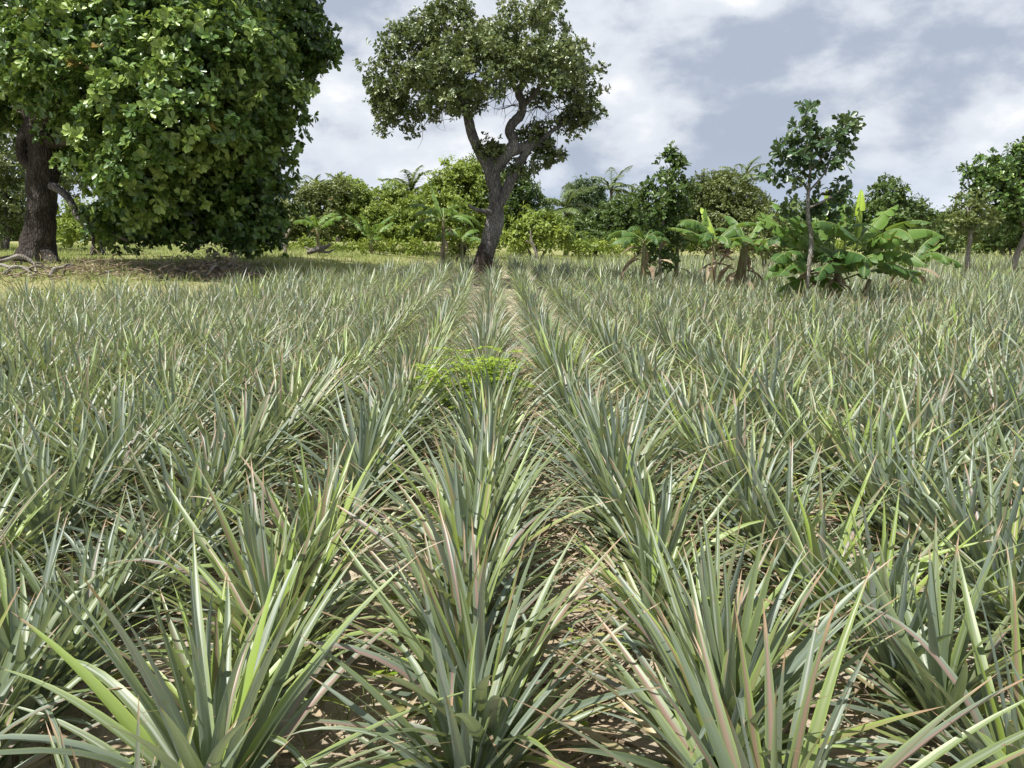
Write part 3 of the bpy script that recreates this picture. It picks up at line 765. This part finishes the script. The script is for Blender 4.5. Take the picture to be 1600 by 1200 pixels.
banana('low banana plant half hidden in the bright bushes', 580, 38, .7, .07, fan(8, 16, 1.7, .4, (30, 80), (30, 80), tint=(.4, 1)), seed=12)


# ------------------------------------------------------------------ coconut palms
def palm(label, px, D, py_top, n, L, seed, group='coconut palms beyond the bushes', el=(-25, 75), lean=0.):
    base = on_ground(px, D); top = U(px + lean, py_top, D)
    t = empty('coconut_palm', base, label, 'palm', group)
    lr = np.random.default_rng(seed)
    g = Geo(); tube(g, [base - np.array((0, 0, .1)), base * .5 + top * .5 + np.array((.1, 0, 0)), top], [.2, .14, .11], 9, 6, .04, seed); g.build('trunk', M['bark_grey'], t, base)
    for i in range(n):
        g = Geo(); a = 6.283 * i / n * 2.4 + lr.uniform(-.3, .3); e = R(el[0] + (el[1] - el[0]) * ((i + .5) / n)); bend = R(lr.uniform(45, 80)); ln = L * lr.uniform(.85, 1.1)
        m_ = 32; tt = np.linspace(0, 1, m_); ee = e - bend * tt ** 1.4
        d = np.stack((np.cos(ee) * math.cos(a), np.cos(ee) * math.sin(a), np.sin(ee)), -1)
        c = top + np.cumsum(d, 0) * ln / m_
        tube(g, c[::3], np.linspace(.035, .008, len(c[::3])), 5, 1)
        for sg in (-1, 1):
            k = np.arange(3, m_)
            blades(g, c[k], a + sg * (1.25 - .5 * tt[k]), ee[k] * .6 - .05 + lr.normal(0, .12, len(k)), lr.uniform(.7, 1.3, len(k)), ln * .32 * np.sin(np.pi * (.12 + .8 * tt[k])), .13, 3, 2, np.clip(.5 + .25 * lr.normal(size=len(k)), 0, 1), lr.random(len(k)), prof='grass')
        g.build('frond', M['palm'], t, base)


palm('ragged coconut palm rising out of the bright bushes', 642, 46, 306, 11, 2.1, 1, el=(0, 88))
palm('coconut palm with drooping fronds in front of the dark dome tree', 884, 50, 326, 15, 2.3, 2)
palm('coconut palm behind the dark dome tree', 955, 66, 297, 12, 2.4, 3, el=(0, 80))
palm('distant low coconut palm beside the deep green bush', 988, 72, 308, 10, 1.9, 4, el=(0, 80))
palm('coconut palm showing over the large rounded olive tree', 1160, 56, 288, 12, 2.5, 5, el=(-5, 85), lean=0)
palm('tiny distant palm over the bush beside the white snag', 492, 80, 290, 9, 1.6, 6, el=(10, 85))
palm('tiny distant palm over the wide bright bush', 528, 84, 287, 9, 1.6, 7, el=(10, 85))


# ------------------------------------------------------------------ dead wood
def snag(name, label, cat, D, limbs, mat='dead', group=None):
    px = limbs[0][0][0]; base = on_ground(px, D)
    g = Geo()
    for l in limbs: limb_px(g, l, D, 7, 5, .1, int(px))
    tag(g.build(name, M[mat], None, base), label, cat, group)


snag('bare_snag', 'white bare forked snag standing by the yellow-green bush', 'dead tree', 34, [[(446, 400, 6), (445, 372, 5.5), (440, 352, 5), (442, 340, 4.5), (454, 326, 3)], [(446, 372, 4), (452, 360, 3.5), (455, 352, 2)]])
snag('bare_branch', 'curved pale bare branch leaning against the light green cashew bush', 'branch', 28, [[(842, 412, 4), (836, 390, 4), (830, 375, 3.5), (829, 360, 2)], [(833, 382, 2), (822, 376, 1.5)]])
snag('dead_stump', 'grey broken stump lying in grass below the small pale banana', 'stump', 30, [[(480, 395, 7), (495, 390, 9), (510, 386, 6), (518, 380, 2)], [(498, 392, 6), (512, 394, 4), (522, 390, 2)], [(490, 392, 5), (476, 386, 2)]])


def log(label, a, b, w, sag=0., group='cut branches lying under the big cashew tree', mat='dead', forks=()):
    """a and b: (px, d) on the ground"""
    A = on_ground(*a); B = on_ground(*b); mid = A * .45 + B * .55
    mid[2] += sag + .03
    A[2] += w * .5; B[2] += w * .3
    g = Geo(); lr = np.random.default_rng(abs(int(a[0] * 7 + a[1] * 10)))
    P = [A + (B - A) * f + np.array((0, 0, sag * math.sin(math.pi * f))) + lr.normal(size=3) * np.array((.05, .12, .035)) * (0 < f < 1) for f in (0, .2, .4, .6, .8, 1)]
    tube(g, P, [w * k for k in (.36, .38, .33, .30, .24, .10)], 8, 5, .16, int(a[0]))
    for f, dx, dy, dz in forks:
        p = A * (1 - f) + B * f; tube(g, [p, p + np.array((dx, dy, dz)) * .5 + np.array((0, 0, .05)), p + np.array((dx, dy, dz))], [w * .25, w * .2, w * .08], 6, 4, .1)
    o = g.build('fallen_branch', M[mat], None, A); tag(o, label, 'branch', group)


log('thickest pale branch stacked against the foot of the gnarled trunk', (-30, 20.6), (75, 20.9), .17, .34)
log('long grey branch below the thickest one, pointing out of the picture', (-40, 20.0), (62, 20.2), .14, .22, forks=((.5, .3, -.2, .1),))
log('short pale branch crossing the others near the gnarled trunk', (8, 20.3), (50, 19.8), .13, .18)
log('forked grey branch lying in front of the gnarled trunk', (78, 19.4), (128, 21.2), .12, .2, forks=((.4, .25, .1, .25), (.7, .2, -.1, .1)))
log('bent stick beside the forked branch', (50, 19.6), (70, 21), .08, .25)
log('thin stick lying across the shaded ground', (150, 19.8), (220, 20.5), .06, .1, mat='bark_grey')
log('long pale branch propped on the heap of dry brush', (322, 19.9), (356, 20.9), .09, .3)

log('dark twisted branch lying deepest in the pile of cut wood', (-20, 21.2), (58, 21.4), .16, .3, mat='bark')
log('thin pale stick jutting from the pile of cut wood', (20, 19.7), (95, 20.6), .07, .2)
# heap of cut brush: twigs and withered leaves nobody could count
g = Geo(); lr = np.random.default_rng(9)
for k in range(260):
    x = lr.normal(0, .9); y = lr.normal(0, .6); bx, by = U(328, 400, 20.6)[0] + x, 20.6 + y
    z = float(ground_z(bx, by)) + lr.random() ** 2 * .7 * math.exp(-(x / 1.5) ** 2 - (y / 1.) ** 2)
    d = unit(lr.normal(size=3) * np.array((1, 1, .45))) * lr.uniform(.25, .7); p = np.array((bx, by, z + .05)); r = lr.uniform(.005, .016)
    tube(g, [p, p + d * .5 + lr.normal(size=3) * .04, p + d], [r, r * .8, r * .4], 4, 2)
br = g.build('brush_heap', M['dead'])
tag(br, 'heap of dry cut brush and withered leaves beside the big cashew tree', 'brush heap')
g = Geo(); n = 1000
x = lr.normal(0, .7, n); y = lr.normal(0, .5, n); bx = U(328, 400, 20.6)[0] + x; by = 20.6 + y
p = np.stack((bx, by, ground_z(bx, by) + .02 + lr.random(n) ** 2 * (.35 + .35 * np.sin(x * 3.1) * np.sin(y * 4 + x)) * np.exp(-(x / 1.2) ** 2 - (y / .9) ** 2)), -1)
add_leaves(g, p, lr.normal(size=(n, 3)), lr.normal(size=(n, 3)) + np.array((0, 0, .8)), lr.uniform(.08, .17, n), .06, lr.random(n), lr.random(n) * .5, T_KITE)
o = g.build('withered_leaves', M['litter']); o.parent = br; o['kind'] = 'stuff'
g = Geo(); n = 500
x = lr.normal(-11.2, 1.5, n); y = lr.normal(20.8, 1.2, n)
p = np.stack((x, y, ground_z(x, y) + .01 + .22 * lr.random(n) ** 2), -1)
add_leaves(g, p, lr.normal(size=(n, 3)) * np.array((1, 1, .35)), lr.normal(size=(n, 3)) + np.array((0, 0, 1.)), lr.uniform(.06, .2, n), .06, lr.random(n), lr.random(n) * .5, T_KITE)
for k in range(200):
    x = lr.normal(-11.2, 1.3); y = lr.normal(20.5, 1.1); p = np.array((x, y, float(ground_z(x, y)) + .03 + .25 * lr.random() ** 2)); d = unit(lr.normal(size=3) * np.array((1, 1, .3))) * lr.uniform(.25, .8); r = lr.uniform(.005, .016)
    tube(g, [p, p + d * .5 + lr.normal(size=3) * .05, p + d], [r, r * .8, r * .4], 4, 2)
tag(g.build('fallen_leaves', M['litter']), kind='stuff')


# ------------------------------------------------------------------ pineapple plants
GA = 2.39996


def plant_leaves(lr, n, nseg, cross, hue, redness, size=1.0):
    """living leaves of one plant as (heart Geo, outer Geo)"""
    heart, outer = Geo(), Geo()
    i = np.arange(n); f = (i + .5) / n
    az = i * GA + lr.normal(0, .16, n)
    el = np.radians(85 - 62 * f ** .72 + lr.normal(0, 6, n))
    bend = np.radians(4 + 30 * f ** 1.2 + np.abs(lr.normal(0, 9, n)))
    L = .665 * size * (.42 + .50 * np.sin(np.pi * np.clip(f * 1.05 + .12, 0, 1)) ** .8 + .05 * f) * lr.uniform(.86, 1.1, n)
    W = .037 * (.72 + .4 * np.sin(np.pi * np.clip(f + .1, 0, 1))) * lr.uniform(.85, 1.12, n) * size ** .5
    rad = .012 + .045 * f
    base = np.stack((np.cos(az) * rad, np.sin(az) * rad, .20 - .17 * f), -1)
    r1 = np.clip(hue + .25 * (.5 - f) + lr.normal(0, .26, n), 0, 1)
    r1 = np.where((lr.random(n) < .055) & (f > .5) & (lr.random(n) < .6), 1., np.minimum(r1, .93))
    r2 = np.clip(lr.random(n) * .85 + redness * lr.uniform(.2, .5, n), 0, 1)
    lat = lr.normal(0, .18, n); tw = lr.normal(0, .4, n) * (.4 + f); tr = lr.uniform(.28, .55, n)
    kink = lr.random(n) < .09
    bend = np.where(kink, bend + lr.uniform(.6, 1.3, n), bend)
    for g, sel in ((heart, f < .3), (outer, f >= .3)):
        blades(g, base[sel], az[sel], el[sel], bend[sel], L[sel], W[sel], nseg, cross, r1[sel], r2[sel], lat[sel], tw[sel], tr[sel][:, None] if False else .4)
    return heart, outer


def plant_dry(lr, n, nseg):
    g = Geo()
    az = lr.uniform(0, 6.28, n)
    base = np.stack((np.cos(az) * .05, np.sin(az) * .05, lr.uniform(.015, .07, n)), -1)
    blades(g, base, az, np.radians(lr.uniform(12, 42, n)), np.radians(lr.uniform(45, 75, n)), lr.uniform(.35, .62, n), lr.uniform(.022, .036, n), nseg, 3, lr.random(n), lr.random(n), lr.normal(0, .35, n), lr.normal(0, 1.1, n), .5)
    return g


LOOKS = [('grey-green', .24, .15), ('olive-green', .40, .15), ('red-streaked', .34, .75), ('yellow-green', .66, .2), ('silvery', .10, .2)]
VAR = []
for det, (nl, ns, cr, cnt) in enumerate(((56, 10, 5, 12), (50, 6, 3, 10))):
    vs = []
    for k in range(cnt):
        lr = np.random.default_rng(700 + det * 50 + k)
        look = LOOKS[(0, 1, 2, 0, 4, 1, 0, 3, 1, 2, 4, 0)[k]]
        h, o = plant_leaves(lr, nl + lr.integers(-4, 5), ns, cr, look[1], look[2], lr.uniform(.92, 1.1))
        dr = plant_dry(lr, lr.integers(7, 12), 5)
        vs.append((look[0], h.mesh('heart_leaves', M['pine']), o.mesh('outer_leaves', M['pine']), dr.mesh('dry_leaves', M['dry'])))
    VAR.append(vs)
LOD = []
for det, (nl, ns, cr, cnt) in enumerate(((46, 8, 3, 8), (34, 4, 3, 10), (24, 3, 2, 10), (15, 2, 2, 8))):
    vs = []
    for k in range(cnt):
        lr = np.random.default_rng(900 + det * 50 + k)
        look = LOOKS[(0, 1, 2, 0, 4, 1, 0, 3, 4, 0)[k]]
        g = Geo()
        i = np.arange(nl)
        h, o = plant_leaves(lr, nl, ns, cr, look[1], look[2])
        for q in (h, o):
            v, c, qq, tt = q.arrays()
            if det >= 2:  # far plants carry fewer, a little broader leaves
                pass
            g.add(v, c, qq)
        vs.append(g.arrays())
    LOD.append(vs)

AVOID = [(on_ground(752, 21.), .55), (on_ground(1302, 15.2), .75), (on_ground(1262, 14.6), .2), (on_ground(1418, 17.2), .35), (on_ground(1112, 18.2), .3), (on_ground(1150, 18.6), .35), (on_ground(1004, 19.), .35), (on_ground(1056, 20.2), .3), (on_ground(1512, 23), .3), (on_ground(1588, 25), .4), (on_ground(1031, 19.6), .3)]
plants = []
for r in range(-48, 62):
    s = 1.45 + (-.02 if r == 0 else rng.uniform(-.1, .15))
    while s < 38:
        x = -.075 + r * ROW - .021 * s + rng.normal(0, .04); y = s + rng.normal(0, .03)
        s += GAP * rng.uniform(.85, 1.18)
        if y > field_end(x) + .5 * math.sin(x * 2.1): continue
        if abs(x) > .80 * y + 2.2: continue
        if any(math.hypot(x - a[0], y - a[1]) < q for a, q in AVOID): continue
        if rng.random() < .025: continue
        plants.append((x, y, r))
plants = np.array(plants)
PZ = ground_z(plants[:, 0], plants[:, 1]) + .03
depth = plants[:, 1] * math.cos(PITCH) + (CAM_H - .4 - PZ) * math.sin(PITCH)
sx = plants[:, 0] / depth * FPX
inside = (np.abs(sx) < 800 + .30 * FPX / depth)
score = np.where(inside, 1 / depth, -1)
near_ids = np.argsort(-score)[:300]
near_set = set(int(k) for k in near_ids)

ORD = ['zeroth', 'first', 'second', 'third', 'fourth', 'fifth', 'sixth', 'seventh', 'eighth', 'ninth', 'tenth', 'eleventh', 'twelfth', 'thirteenth', 'fourteenth', 'fifteenth', 'sixteenth', 'seventeenth', 'eighteenth', 'nineteenth', 'twentieth']
TENS = {20: 'twenty', 30: 'thirty', 40: 'forty'}


def ordinal(n):
    if n <= 20: return ORD[n]
    if n % 10 == 0: return {30: 'thirtieth', 40: 'fortieth'}[n]
    return TENS[n // 10 * 10] + '-' + ORD[n % 10]


proto = {}


def make_plant(det, k):
    look, mh, mo, md = VAR[det][k]
    t = empty('pineapple_plant', (0, 0, 0), None, 'pineapple plant', 'pineapple plants in rows')
    for nm, me in (('heart_leaves', mh), ('outer_leaves', mo), ('dry_leaves', md)):
        o = bpy.data.objects.new(nm, me); C.objects.link(o); o.parent = t
    return t


def copy_plant(src):
    t = src.copy(); C.objects.link(t)
    for ch in src.children:
        c = ch.copy(); C.objects.link(c); c.parent = t
    return t


rows = {}
for k in near_set: rows.setdefault(int(plants[k, 2]), []).append(k)
for r, ids in sorted(rows.items()):
    ids.sort(key=lambda k: plants[k, 1])
    side = 'the centre row' if r == 0 else 'the %s row %s of the centre row' % (ordinal(abs(r)), 'left' if r < 0 else 'right')
    for n, k in enumerate(ids):
        det = 0 if plants[k, 1] < 6 else 1
        v = int(rng.integers(len(VAR[det])))
        if (det, v) not in proto: t = proto[(det, v)] = make_plant(det, v)
        else: t = copy_plant(proto[(det, v)])
        t.location = (plants[k, 0], plants[k, 1], PZ[k] - .015)
        sc_ = rng.uniform(.82, 1.18)
        t.scale = (sc_, sc_, sc_); t.rotation_euler = (rng.normal(0, .07), rng.normal(0, .07), rng.uniform(0, 6.283))
        t['label'] = '%s pineapple plant, %s from the front in %s' % (VAR[det][v][0], ordinal(n + 1), side)

# every plant further away, and those beside the frame, as one mass
gf = Geo()
lr = np.random.default_rng(77)
for k in range(len(plants)):
    if k in near_set: continue
    x, y, _ = plants[k]
    dd = math.hypot(x, y)
    det = 0 if dd < 7 else 1 if dd < 15 else 2 if dd < 24 else 3
    v, c, q, t = LOD[det][lr.integers(len(LOD[det]))]
    a = lr.uniform(0, 6.283); s_ = lr.uniform(.88, 1.12)
    ca, sa = math.cos(a) * s_, math.sin(a) * s_
    wv = v @ np.array(((ca, sa, 0), (-sa, ca, 0), (0, 0, s_ * lr.uniform(.92, 1.08))))
    if det >= 2: pass
    c = c.copy(); c[:, 2] = np.where(c[:, 2] > .95, 1., np.clip(c[:, 2] + lr.normal(0, .06), 0, .93))
    gf.add(wv + np.array((x, y, PZ[k] - .015)), c, q)
tag(gf.build('pineapple_field', M['pine']), kind='stuff')


# ------------------------------------------------------------------ litter, weeds and grass
g = Geo(); n = 7500
y = 1.2 + 12 * rng.random(n) ** 1.5; x = (rng.random(n) * 2 - 1) * (.75 * y + 1.2)
lane = np.round((x + .075) / ROW)
lane = np.where((rng.random(n) < .45) & (lane < 6), rng.integers(0, 2, n), lane)
x = lane * ROW - .075 + ROW * .5 + rng.normal(0, .2, n) - .021 * y
p = np.stack((x, y, ground_z(x, y) - .015 + rng.random(n) * .035), -1)
blades(g, p, rng.uniform(0, 6.28, n), rng.uniform(-.05, .35, n), rng.uniform(0, .6, n), (.03 + .42 * rng.random(n) ** 2.2), rng.uniform(.006, .028, n), 4, 3, rng.random(n), rng.random(n) * .7, rng.normal(0, .6, n), rng.normal(0, 1.2, n), .5, 'pod')
tag(g.build('leaf_litter', M['litter']), kind='stuff')

g = Geo()
# fine weeds in the lanes
n = 9000; tuft = rng.integers(0, 420, n)
ty = 1.6 + 12 * rng.random(420) ** 1.3; tx = (rng.random(420) * 2 - 1) * (.75 * ty + .8)
keep = np.where((tx < -.1) | (rng.random(420) < .35), 1, 0)
x = tx[tuft] + rng.normal(0, .10, n); y = ty[tuft] + rng.normal(0, .10, n); kk = keep[tuft] > 0; x, y = x[kk], y[kk]; n = len(x)
blades(g, np.stack((x, y, ground_z(x, y) - .01), -1), rng.uniform(0, 6.28, n), rng.uniform(.7, 1.5, n), rng.uniform(.2, 1.2, n), rng.uniform(.05, .16, n), rng.uniform(.002, .005, n), 3, 2, rng.random(n) * .5, rng.random(n), prof='grass')
# meadow grass behind the field and under the trees
n = 90000
y = 13.5 + 38 * rng.random(n) ** 1.1; x = rng.uniform(-36, 8, n)
ok = (y > field_end(x) - .8) & (np.abs(x) < .75 * y + 3) & (np.sin(x * .9 + np.sin(y * .6) * 2) * .5 + rng.random(n) > .15)
x, y = x[ok], y[ok]; n = len(x); patch = .5 + .5 * np.sin(x * .55 + 1.7 * np.sin(y * .3)) * np.sin(y * .45)
blades(g, np.stack((x, y, ground_z(x, y) - .02), -1), rng.uniform(0, 6.28, n), rng.uniform(.8, 1.5, n), rng.uniform(.3, 1.3, n), rng.uniform(.12, .32, n) * (.7 + .6 * patch), rng.uniform(.012, .028, n), 3, 2, np.clip(.35 + .4 * patch + rng.normal(0, .15, n), 0, 1), rng.random(n) * .9, prof='grass')
n = 16000
y = 35 + 12 * rng.random(n); x = rng.uniform(4, 40, n); ok = (y > field_end(x) - .5) & (np.abs(x) < .75 * y + 3); x, y = x[ok], y[ok]; n = len(x)
blades(g, np.stack((x, y, ground_z(x, y) - .02), -1), rng.uniform(0, 6.28, n), rng.uniform(.8, 1.5, n), rng.uniform(.3, 1.3, n), rng.uniform(.2, .5, n), rng.uniform(.02, .05, n), 3, 2, np.clip(.5 + rng.normal(0, .2, n), 0, 1), rng.random(n) * .9, prof='grass')
tag(g.build('grass', M['grass']), kind='stuff')

# low undergrowth at the foot of the far bushes, and the far wood beyond them
g = Geo()
lr = np.random.default_rng(5)
for px in range(380, 1660, 22):
    D = lr.uniform(36, 42) if px < 1000 else lr.uniform(40, 46)
    crown(g, [(px + lr.uniform(-8, 8), 384 + lr.uniform(-3, 3), lr.uniform(12, 22), lr.uniform(6, 11), 0)], (.2, .4), T_KITE, 4.5, D, .22, 5, 6, tint=lr.uniform(-.1, .3), seed=int(px))
tag(g.build('undergrowth', M['bush']), kind='stuff')
g = Geo()
for px in range(-900, 2600, 34):
    D = 95 + lr.uniform(-8, 8)
    hh = lr.uniform(22, 44)
    crown(g, [(px + lr.uniform(-10, 10), 368 - hh * .35, lr.uniform(24, 38), hh * .75, 0)], (.55, .5), T_KITE, .7, D, .8, 5, 7, tint=lr.uniform(-.15, .15), seed=int(px + 2000))
tag(g.build('far_wood', M['bush_dark']), kind='stuff')


# ------------------------------------------------------------------ small weeds that can be told apart
def seedling(label, px, py, spread, stems, seed):
    """a light feathery plant: thin stems with rows of small leaflets"""
    lr = np.random.default_rng(seed)
    D = 5.6
    base = on_ground(px, D)
    t = empty('feathery_weed', base, label, 'weed')
    gs, gl = Geo(), Geo()
    for i in range(stems):
        a = lr.uniform(0, 6.28); l = lr.uniform(.55, .85); out = lr.uniform(.05, 1) * spread
        tip = base + np.array((math.cos(a) * out * 1.25, math.sin(a) * out * .7, l * (.98 - .35 * out)))
        pts = np.array([base, base * .55 + tip * .45 + np.array((0, 0, .1)), tip])
        tube(gs, pts, [.006, .004, .002], 4, 4)
        X = catmull(pts, 8)
        for k in range(6, len(X)):
            for sg in (-1, 1):
                b = a + sg * 1.2 + lr.normal(0, .5); m_ = 9
                d = np.array((math.cos(b), math.sin(b), lr.uniform(-.1, .45))); rl = lr.uniform(.11, .22)
                q = X[k] + d * np.linspace(.1, 1, m_)[:, None] * rl; q[:, 2] -= np.linspace(0, 1, m_) ** 2 * .03
                sd = np.array((-d[1], d[0], 0))
                for s2 in (-1, 1):
                    add_leaves(gl, q, np.tile(sd * s2 + d * .5, (m_, 1)) + lr.normal(0, .2, (m_, 3)), np.tile((0, 0, 1.), (m_, 1)) + lr.normal(0, .3, (m_, 3)), lr.uniform(.026, .046, m_), .020, np.clip(.5 + .25 * lr.normal(size=m_), 0, 1), lr.random(m_) * .5, T_KITE)
    gs.build('stems', M['fern'], t, base); gl.build('leaflets', M['fern'], t, base)


seedling('bright yellow-green feathery weed growing up through the centre row of pineapples', 742, 600, .36, 13, 3)


def small_weed(label, px, D, seed, n=8, s=.07):
    lr = np.random.default_rng(seed); base = on_ground(px, D); base[2] -= .01
    t = empty('small_weed', base, label, 'weed', 'small weeds on the bare soil')
    g = Geo(); tube(g, [base, base + np.array((.01, 0, s * .7)), base + np.array((.015, .01, s * 1.3))], [.003, .0025, .001], 5, 3); g.build('stem', M['fern'], t, base)
    g = Geo(); a = np.arange(n) * GA + lr.normal(0, .3, n); h = np.linspace(.4, 1.3, n) * s
    p = base + np.stack((np.zeros(n) + .01, np.zeros(n), h), -1)
    d = np.stack((np.cos(a), np.sin(a), lr.uniform(.1, .6, n)), -1)
    add_leaves(g, p, d, np.tile((0, 0, 1.), (n, 1)) + lr.normal(0, .2, (n, 3)), lr.uniform(.7, 1.1, n) * s, lr.uniform(.35, .5, n) * s, np.clip(.4 + .2 * lr.normal(size=n), 0, 1), lr.random(n) * .5, T_CASHEW); g.build('leaves', M['fern'], t, base)


small_weed('small leafy weed on bare soil between the centre row and the next row right', 885, 2.25, 1)
small_weed('tiny weed on sand further along the lane right of the centre row', 890, 2.75, 2, 7, .06)
small_weed('bluish small weed on sand left of the foremost centre pineapple plant', 600, 2.5, 3, 9, .08)
small_weed('small round-leaved weed further back in the lane left of the centre row', 622, 3.1, 4, 8, .07)
